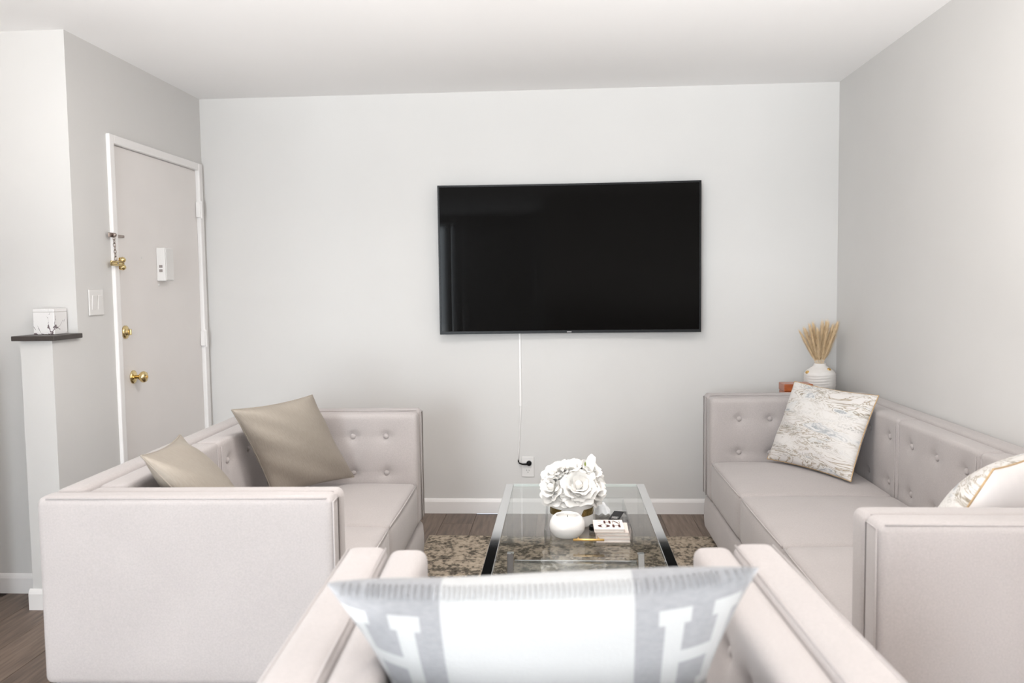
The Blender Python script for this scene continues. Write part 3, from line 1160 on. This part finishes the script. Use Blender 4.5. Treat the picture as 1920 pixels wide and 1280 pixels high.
# ------------------------------------------------------------------ coffee table
TX0, TX1, TY0, TY1, TZ = -.254, .357, 2.41, 3.63, .452
tb_ = thing('coffee_table', 'clear glass coffee table with flat chrome side rails', 'coffee table', ((TX0 + TX1) / 2, (TY0 + TY1) / 2, 0.0115))
hx, hy = (TX1 - TX0) / 2, (TY1 - TY0) / 2
zt = TZ - .0115
link('glass_top', box(-hx + .034, hx - .034, -hy, hy, zt - .012, zt, .0012, 1), M_glass, tb_)
M_gedge = mat('painted_edge_glow', (.80, .86, .84), .15, var=.03)  # pale opaque colour paints in the bright glow of the glass edge
link('edge_glow_strip', box(-hx + .034, hx - .034, hy + .0002, hy + .0025, zt - .012, zt, .0006, 1), M_gedge, tb_)
link('edge_glow_strip', box(-hx + .034, hx - .034, -hy - .0025, -hy - .0002, zt - .012, zt, .0006, 1), M_gedge, tb_)
for s in (-1, 1):
    x0, x1 = (-hx, -hx + .033) if s < 0 else (hx - .033, hx)
    link('side_rail', box(x0, x1, -hy - .001, hy + .001, zt - .014, zt + .001, .0012, 1), M_chrome, tb_)
    for sy in (-1, 1):
        ya = sy * (hy - .018)
        xa = s * (hx - .0165)
        lg = link('acrylic_leg', box(xa - .013, xa + .013, ya - .013, ya + .013, .135, zt - .0145, .001, 1), M_acrylic, tb_)
        fm = box(xa - .0145, xa + .0145, ya - .0145, ya + .0145, 0.0005, .1345, .0015, 1)
        for v in fm.vertices:          # foot flares towards the floor
            k = 1 - v.co.z / .1345
            v.co.y += (v.co.y - ya) * 2.2 * k
        link('chrome_foot', fm, M_chrome, lg)
        link('screw', lathe([(0, 0), (.005, 0), (.005, .002), (0, .003)], 12, 'y', (xa, ya - .013 - .003, zt - .04)), M_chrome, lg)
link('glass_shelf', box(-hx + .034, hx - .034, -hy + .02, hy - .02, .088, .097, .001, 1), M_glass, tb_)
link('shelf_bar', box(-hx + .034, hx - .034, hy - .0195, hy - .008, .086, .099, .001, 1), M_chrome, tb_)
link('shelf_bar', box(-hx + .034, hx - .034, -hy + .008, -hy + .0195, .086, .099, .001, 1), M_chrome, tb_)

# acrylic tray
tr = thing('acrylic_tray', 'clear acrylic tray with gold bar handles on the coffee table', 'tray', (.084, 2.975, TZ + .0005))
ax, ay = .149, .222
link('tray_base', box(-ax, ax, -ay, ay, 0, .006, .0008, 1), M_acrylic, tr)
for nm, bx in (('tray_wall', (-ax, ax, -ay, -ay + .005)), ('tray_wall', (-ax, ax, ay - .005, ay)), ('tray_wall', (-ax, -ax + .005, -ay + .0052, ay - .0052)), ('tray_wall', (ax - .005, ax, -ay + .0052, ay - .0052))):
    link(nm, box(*bx, .0062, .052, .0008, 1), M_acrylic, tr)
for s in (-1, 1):
    hb = link('gold_handle', tube([(-.052, s * (ay + .018), .026), (0, s * (ay + .018), .026), (.052, s * (ay + .018), .026)], .0042, 12), M_gold, tr, smooth=True)
    for xx in (-.034, .034):
        link('handle_post', tube([(xx, s * (ay + .0005), .026), (xx, s * (ay + .018), .026)], .0032, 10), M_gold, hb, smooth=True)
TB = TZ + .0005 + .0065

# round white jar in front
jr = thing('candle_jar', 'round white candle jar at the front of the tray', 'candle', (.013, 2.843, TB))
link('jar_body', lathe([(0, 0), (.040, 0), (.050, .006), (.060, .022), (.063, .038), (.060, .055), (.052, .068), (.044, .075), (.041, .076), (.039, .073), (.046, .064), (.0, .060)], 48), M_ceramic, jr, smooth=True)
link('wax', lathe([(0, .062), (.045, .062), (.045, .066), (0, .067)], 40), M_petal, jr, smooth=True)
link('wick', tube([(0, 0, .064), (.001, 0, .074)], .0012, 6), M_black, jr)

# cylinder vase with mirrored gold band
vx, vy = .031, 3.003
vs = thing('flower_vase', 'white cylinder vase with a mirrored gold band holding white roses', 'vase', (vx, vy, TB))
link('vase_body', lathe([(0, 0), (.076, 0), (.0795, .004), (.080, .010), (.080, .118), (.0785, .121), (.076, .119), (.076, .02), (0, .018)], 56), M_ceramic, vs, smooth=True)


def shell_patch(a0, a1, z0, z1, r, th, slant, n=10):
    bm = bmesh.new()
    g = []
    for i in range(n + 1):
        row = []
        for (z, sh) in ((z0, -slant), (z1, slant)):
            a_ = a0 + (a1 - a0) * i / n + sh
            for rr_ in (r, r + th):
                row.append(bm.verts.new((rr_ * math.cos(a_), rr_ * math.sin(a_), z)))
        g.append(row)
    for p, q in zip(g, g[1:]):
        for k, l in ((1, 3), (3, 2), (2, 0), (0, 1)):
            bm.faces.new((p[k], q[k], q[l], p[l]))
    bm.faces.new(g[0])
    bm.faces.new(list(reversed(g[-1])))
    return frombm(bm)


for a0, a1 in ((-63, -12), (-172, -122), (8, 58), (78, 126), (146, 176)):
    link('gold_band', shell_patch(R_(a0), R_(a1), .042, .067, .0801, .0010, R_(5)), M_goldfoil, vs, smooth=False)
dm = [(-.022, -.0802, .044), (-.006, -.0806, .056), (.018, -.0806, .056), (.002, -.0806, .044)]
link('gold_diamond_outline', tube([(x_, -math.sqrt(.0808 ** 2 - x_ ** 2), z_) for x_, _, z_ in dm], .0008, 6, True), M_gold, vs)

# white roses


def petal_mesh(w=1.0, curl=.5, ruff=.05, seed=0):
    rr = random.Random(seed)
    ph = rr.uniform(0, 6)
    nu, nv = 6, 6
    vs_, fs = [], []
    for j in range(nv + 1):
        v = j / nv
        wid = w * (.25 + .75 * math.sin(math.pi * min(1, v * .62 + .1)) ** .8)
        for i in range(nu + 1):
            u = -1 + 2 * i / nu
            edge = abs(u) ** 2
            x_ = u * .5 * wid
            z_ = v * (1 - .12 * edge) + ruff * v * v * math.sin(4 * u + ph)
            y_ = -.32 * (v ** 1.6) * (1 - v * curl) + .28 * edge * wid * (1 - .7 * v) - curl * .35 * max(0, v - .6) ** 1.5 * 2.2 + ruff * .7 * v * math.sin(5 * u + ph * 2)
            vs_.append((x_, y_, z_))
    for j in range(nv):
        for i in range(nu):
            q = j * (nu + 1) + i
            fs.append((q, q + 1, q + nu + 2, q + nu + 1))
    me = bpy.data.meshes.new('petal')
    me.from_pydata(vs_, [], fs)
    for p in me.polygons:
        p.use_smooth = True
    me.materials.append(M_petal)
    return me


PET = [petal_mesh(1.0, .25, .04, 1), petal_mesh(1.15, .5, .06, 2), petal_mesh(1.25, .75, .08, 3), petal_mesh(1.3, .95, .10, 4)]
rose_lab = [
    ('large open white rose at the front of the bouquet', (.052, 2.925, .612), (.10, -.80, .60), .058),
    ('white rose hanging low on the left of the bouquet', (-.030, 2.950, .600), (-.62, -.62, .48), .054),
    ('white rose spilling over the right rim of the vase', (.108, 2.965, .596), (.75, -.50, .42), .050),
    ('white rose at the upper left of the bouquet', (-.020, 2.990, .640), (-.42, -.34, .84), .054),
    ('white rose at the top middle of the bouquet', (.030, 2.985, .652), (.0, -.36, .93), .054),
    ('white rose with an upright petal at the upper right of the bouquet', (.088, 2.995, .644), (.42, -.38, .82), .054),
    ('white rose low in the front left gap of the bouquet', (.008, 2.930, .588), (-.22, -.85, .40), .046),
    ('white rose at the back of the bouquet on the right', (.090, 3.050, .615), (.55, .45, .70), .05),
    ('white rose at the back of the bouquet on the left', (-.020, 3.055, .615), (-.5, .5, .70), .05),
]
for ri, (lab, c, ax_, sc_) in enumerate(rose_lab):
    rr = random.Random(40 + ri)
    t = thing('white_rose', lab, 'flower', c, group='white roses in the banded vase')
    q = Vector(ax_).normalized().to_track_quat('Z', 'Y')
    t.rotation_mode = 'QUATERNION'
    t.rotation_quaternion = q
    # heart and calyx
    link('rose_heart', lathe([(0, -.2 * sc_), (.22 * sc_, 0), (.26 * sc_, .3 * sc_), (.18 * sc_, .6 * sc_), (.06 * sc_, .66 * sc_), (0, .6 * sc_)], 14, wob=lambda a_, h_: 1 + .12 * math.sin(3 * a_ + h_ * 90)), M_petal, t, smooth=True)
    k = 0
    for ring, (cnt, tilt, rad, s_, pm) in enumerate(((4, 8, .10, .85, 0), (5, 24, .16, .95, 1), (6, 46, .20, 1.02, 2), (7, 70, .22, 1.06, 3))):
        for i in range(cnt):
            an = 2 * math.pi * (i + .5 * ring) / cnt + rr.uniform(-.2, .2)
            ti = R_(tilt + rr.uniform(-8, 8))
            o = bpy.data.objects.new('petal', PET[pm])
            C.objects.link(o)
            o.parent = t
            # petal base near the axis, leaning outward; the petal's hollow (+y side) faces the axis
            mt = Matrix.Rotation(an, 4, 'Z') @ Matrix.Translation((0, -rad * sc_, -.15 * sc_ - .05 * ring * sc_)) @ Matrix.Rotation(ti, 4, 'X') @ Matrix.Scale(s_ * sc_ * rr.uniform(.92, 1.08), 4)
            o.matrix_local = mt
            k += 1
    if ri == 5:
        o = bpy.data.objects.new('petal', PET[0])
        C.objects.link(o)
        o.parent = t
        wm = Matrix.Translation((.097 - c[0], 2.975 - c[1], .655 - c[2])) @ Matrix.Rotation(R_(6), 4, 'Y') @ Matrix.Rotation(R_(165), 4, 'Z') @ Matrix.Diagonal((.034, .045, .062, 1))
        o.matrix_local = q.to_matrix().to_4x4().inverted() @ wm
        sp_ = link('sepal', lathe([(0, 0), (.0035, .004), (.003, .012), (0, .018)], 8), M_green, t)
        sp_.matrix_local = q.to_matrix().to_4x4().inverted() @ Matrix.Translation((.080 - c[0], 2.955 - c[1], .680 - c[2]))
    link('stem', tube([(0, 0, -.18 * sc_), (0, 0, -.5 * sc_)], .003, 6), M_green, t)

# stack of small books


def book(label, x0, x1, y0, y1, z0, z1, lettering=False, rz=0.0):
    t = thing('small_book', label, 'book', ((x0 + x1) / 2, (y0 + y1) / 2, z0), R_(rz), group='small books stacked on the tray')
    a_, b_, h_ = (x1 - x0) / 2, (y1 - y0) / 2, z1 - z0
    c_ = .0014
    link('page_block', box(-a_ + .002, a_ - .002, -b_ + .002, b_ - .003, c_ + .0001, h_ - c_ - .0001), M_paper, t)
    tc_ = link('cover', box(-a_, a_, -b_, b_, h_ - c_, h_, .0005, 1), M_cover if not lettering else M_paper, t)
    link('cover', box(-a_, a_, -b_, b_, 0, c_, .0005, 1), M_cover, t)
    link('spine', box(-a_, a_, b_ - .0025, b_, c_ + .0001, h_ - c_ - .0001), M_cover, t)
    return t, tc_, a_, b_, h_


bz = TB + .0004
hs_ = .0118
book('bottom small blush book of the stack on the tray', .112, .226, 2.768, 2.885, bz, bz + hs_ - .0003)
book('second small blush book from the bottom of the tray stack', .114, .224, 2.769, 2.886, bz + hs_, bz + 2 * hs_ - .0003, rz=1)
book('third small blush book from the bottom, under the lettered one', .112, .222, 2.768, 2.886, bz + 2 * hs_, bz + 3 * hs_ - .0003, rz=-1)
t, cov, a_, b_, h_ = book('top small cream book with dark lettering on the tray', .104, .206, 2.765, 2.877, bz + 3 * hs_, bz + 4 * hs_, True, rz=1)


def letters(spec, zt_):
    """flat printed strokes: polygons (list of xy) as thin prisms"""
    bm = bmesh.new()
    for poly in spec:
        A = [bm.verts.new((x_, y_, zt_ + .00005)) for x_, y_ in poly]
        B = [bm.verts.new((x_, y_, zt_ + .0003)) for x_, y_ in poly]
        bm.faces.new(B)
        for i in range(len(A)):
            j = (i + 1) % len(A)
            bm.faces.new((A[i], A[j], B[j], B[i]))
    return frombm(bm)


def rct(x0, x1, y0, y1):
    return [(x0, y0), (x1, y0), (x1, y1), (x0, y1)]


def lune(cx, cy, rx, ry, th, side):
    n = 10
    out = [(cx + side * rx * math.cos(R_(-90 + 180 * i / n)), cy + ry * math.sin(R_(-90 + 180 * i / n))) for i in range(n + 1)]
    inn = [(cx + side * (rx - th) * math.cos(R_(90 - 180 * i / n)) , cy + ry * .96 * math.sin(R_(90 - 180 * i / n))) for i in range(n + 1)]
    return out + inn


LH = .034
row2, row1 = -.018, .027   # nearer and farther line, seen upside down
sp = [lune(-.017, row2, .021, LH / 2, .012, -1), lune(-.017, row2, .021, LH / 2, .012, 1),
      rct(.012, .0195, row2 - LH / 2, row2 + LH / 2), rct(.0195, .032, row2 - .0022, row2 + .0022), rct(.032, .0395, row2 - LH / 2, row2 + LH / 2),
      rct(-.0155, -.0085, row1 - LH / 2, row1 + LH / 2), rct(-.0085, .002, row1 - .0022, row1 + .0022), rct(.002, .009, row1 - LH / 2, row1 + LH / 2),
      [(.015, row1 + LH / 2), (.0215, row1 + LH / 2), (.0395, row1 - LH / 2), (.033, row1 - LH / 2)],
      rct(.015, .0163, row1 - LH / 2, row1 + LH / 2), rct(.0385, .0398, row1 - LH / 2, row1 + LH / 2),
      rct(-.036, -.023, row1 - LH / 2, row1 - LH / 2 + .0015), rct(-.036, -.023, row1 + LH / 2 - .0015, row1 + LH / 2)]
link('cover_lettering', letters(sp, h_), M_ink, cov)

# small things behind the books
bc = thing('black_card', 'small black card with white print lying at the back of the tray', 'card', (.198, 3.065, TB + .0075), R_(-14))
link('card_board', box(-.019, .019, -.058, .058, 0, .004, .0006, 1), M_black, bc)
pr_ = [rct(-.012, .012, -.026, -.0225), rct(-.010, .008, -.034, -.031), rct(-.012, .012, -.044, -.041)]
link('white_print', letters(pr_, .004), M_whiteplastic, bc)
tsu = thing('folded_tissue', 'crumpled white tissue beside the vase at the back of the tray', 'tissue', (.150, 3.125, TB + .0004))
bm = bmesh.new()
bmesh.ops.create_grid(bm, x_segments=14, y_segments=14, size=.04)
rr = random.Random(5)
for v in bm.verts:
    k = 1 - (v.co.x / .042) ** 2
    l = 1 - (v.co.y / .042) ** 2
    v.co.z = .004 + .034 * k * l + .004 * math.sin(v.co.x * 180 + v.co.y * 90) + .003 * math.sin(v.co.y * 260)
    v.co.z = max(v.co.z, .0008)
    v.co.x *= .72
ge = bmesh.ops.solidify(bm, geom=bm.faces[:], thickness=-.0006)
link('tissue_sheet', frombm(bm), M_tissue, tsu, smooth=True)
bd = thing('round_tin', 'small black round tin behind the book stack', 'tin', (.113, 2.912, TB + .0004))
link('tin_body', lathe([(0, 0), (.021, 0), (.0225, .002), (.0225, .015), (.0205, .017), (0, .0165)], 28), M_black, bd, smooth=False)
link('tin_print', letters([rct(.002, .010, -.012, -.0105), rct(.002, .010, -.008, -.0065)], .017), M_whiteplastic, bd)

# ------------------------------------------------------------------ corner table, ceramic vase, pampas
ett = .68
et = thing('side_table', 'small dark wooden corner table hidden behind the long sofa arm', 'side table', (1.345, 4.555, 0))
link('table_top', box(-.19, .19, -.195, .195, ett - .030, ett, .004, 2), M_legwood, et)
for sx in (-1, 1):
    for sy in (-1, 1):
        link('leg', box(sx * .16 - .016, sx * .16 + .016, sy * .165 - .016, sy * .165 + .016, 0.0005, ett - .0305, .003, 1), M_legwood, et)
link('lower_shelf', box(-.14, .14, -.145, .145, .25, .268, .002, 1), M_legwood, et)
wb = thing('wooden_box', 'glossy orange-brown wooden box beside the squat vase in the corner', 'box', (1.230, 4.42, ett + .0005))
link('box_body', box(-.072, .072, -.055, .055, 0, .083, .003, 2), M_oak, wb)
link('box_lid', box(-.074, .074, -.057, .057, .0835, .1225, .004, 2), M_oak, wb)

vv = thing('ceramic_vase', 'squat white ceramic vase with gold patches in the corner', 'vase', (1.398, 4.565, ett + .0005))
VB = .12     # shoulder section starts this high


def vwob(a_, h_):
    w_ = math.sin(h_ * 420 + 1.5 * math.sin(a_ * 2))
    return 1 + .022 * w_ * (1 if h_ < .062 + VB else .1) * (.55 + .45 * math.sin(a_ * 3 + 1))


vprof = [(0, -VB), (.050, -VB), (.056, -VB + .006), (.066, -.095), (.074, -.07), (.080, -.045)] + [(.083, -.03 + .004 * i) for i in range(16)] + [(.082, .036), (.079, .042), (.074, .048), (.068, .054), (.061, .060), (.052, .066), (.043, .072), (.036, .079), (.032, .086), (.031, .092), (.027, .092), (.026, .08), (0, .07)]
vprof = [(r_q, h_q + VB) for r_q, h_q in vprof]
link('vase_body', lathe(vprof, 60, wob=vwob), M_bisque, vv, smooth=True)
for (an, h0, rr_, w_) in ((-50, .062, .0565, .0125), (-165, .046, .0755, .012), (40, .05, .073, .009), (120, .06, .06, .009)):
    A_ = R_(an)
    bm = bmesh.new()
    bmesh.ops.create_uvsphere(bm, u_segments=14, v_segments=8, radius=1)
    for v in bm.verts:
        v.co = Vector((v.co.x * .006, v.co.y * w_ * 1.2, v.co.z * .010))
    o = link('gold_patch', frombm(bm), M_gold, vv, (rr_ * math.cos(A_), rr_ * math.sin(A_), h0 + VB), (0, R_(-38), 0), smooth=True)
    o.rotation_euler = Matrix.Rotation(A_, 3, 'Z').to_4x4().__matmul__(Matrix.Rotation(R_(-40), 4, 'Y')).to_euler()

plume_tops = [(-.100, .0, .190), (-.072, .02, .205), (-.055, -.01, .222), (-.030, .02, .232), (-.022, -.03, .200), (.010, .0, .240), (.032, -.02, .235), (.040, .03, .242), (.062, .0, .222), (.088, .01, .236), (.075, -.03, .228)]
plabels = ['leftmost thin drooping', 'second from left', 'third from left', 'fourth from left', 'short front left', 'middle tallest', 'front right of middle', 'tall back right', 'second from right', 'rightmost pale', 'front right leaning']
for i, ((px, py, pz), pn) in enumerate(zip(plume_tops, plabels)):
    rr = random.Random(100 + i)
    base = Vector((1.398 + px * .14, 4.565 + py * .14, .80 + .085))
    tip = Vector((1.398 + px, 4.565 + py, .80 + .085 + pz - .02))
    t = thing('pampas_stem', '%s dried pampas plume in the squat vase' % pn, 'dried grass', base, group='dried pampas plumes in the squat vase')
    d = tip - base

    def cp(s):
        return d * s + Vector((px * .12 * s * s, 0, -.0)) * 0.3
    link('stalk', tube([cp(s) - Vector((0, 0, .01)) * (1 - s) for s in (0, .25, .5)], .0013, 5), M_pampas, t)
    bm = bmesh.new()
    ss = [.12 + .88 * k / 10 for k in range(11)]
    rad = [max(.0012, (.006 if i else .003) * math.sin(math.pi * (.08 + .84 * k / 10)) ** .8) for k in range(11)]
    add_tube(bm, [cp(s) for s in ss], rad, 8)
    for k in range(900):
        s = rr.uniform(.12, .98)
        p0 = cp(s)
        an = rr.uniform(0, 2 * math.pi)
        R1_ = .0185 * math.sin(math.pi * min(.95, .1 + s * .85)) ** .7 * (1 if i else .6)
        out = Vector((math.cos(an), math.sin(an), 0)) * R1_ * rr.uniform(.5, 1.5)
        p1 = p0 + out * .65 + d.normalized() * .010
        p2 = p0 + out * 1.15 + d.normalized() * rr.uniform(.018, .042)
        sdv = Vector((-math.sin(an), math.cos(an), 0)) * .0007
        va = [bm.verts.new(p0 + sdv), bm.verts.new(p0 - sdv), bm.verts.new(p1 - sdv * .9), bm.verts.new(p1 + sdv * .9), bm.verts.new(p2)]
        bm.faces.new(va[:4])
        bm.faces.new((va[3], va[2], va[4]))
    me = bpy.data.meshes.new('plume')
    bm.to_mesh(me)
    bm.free()
    link('plume', me, M_pampas, t)
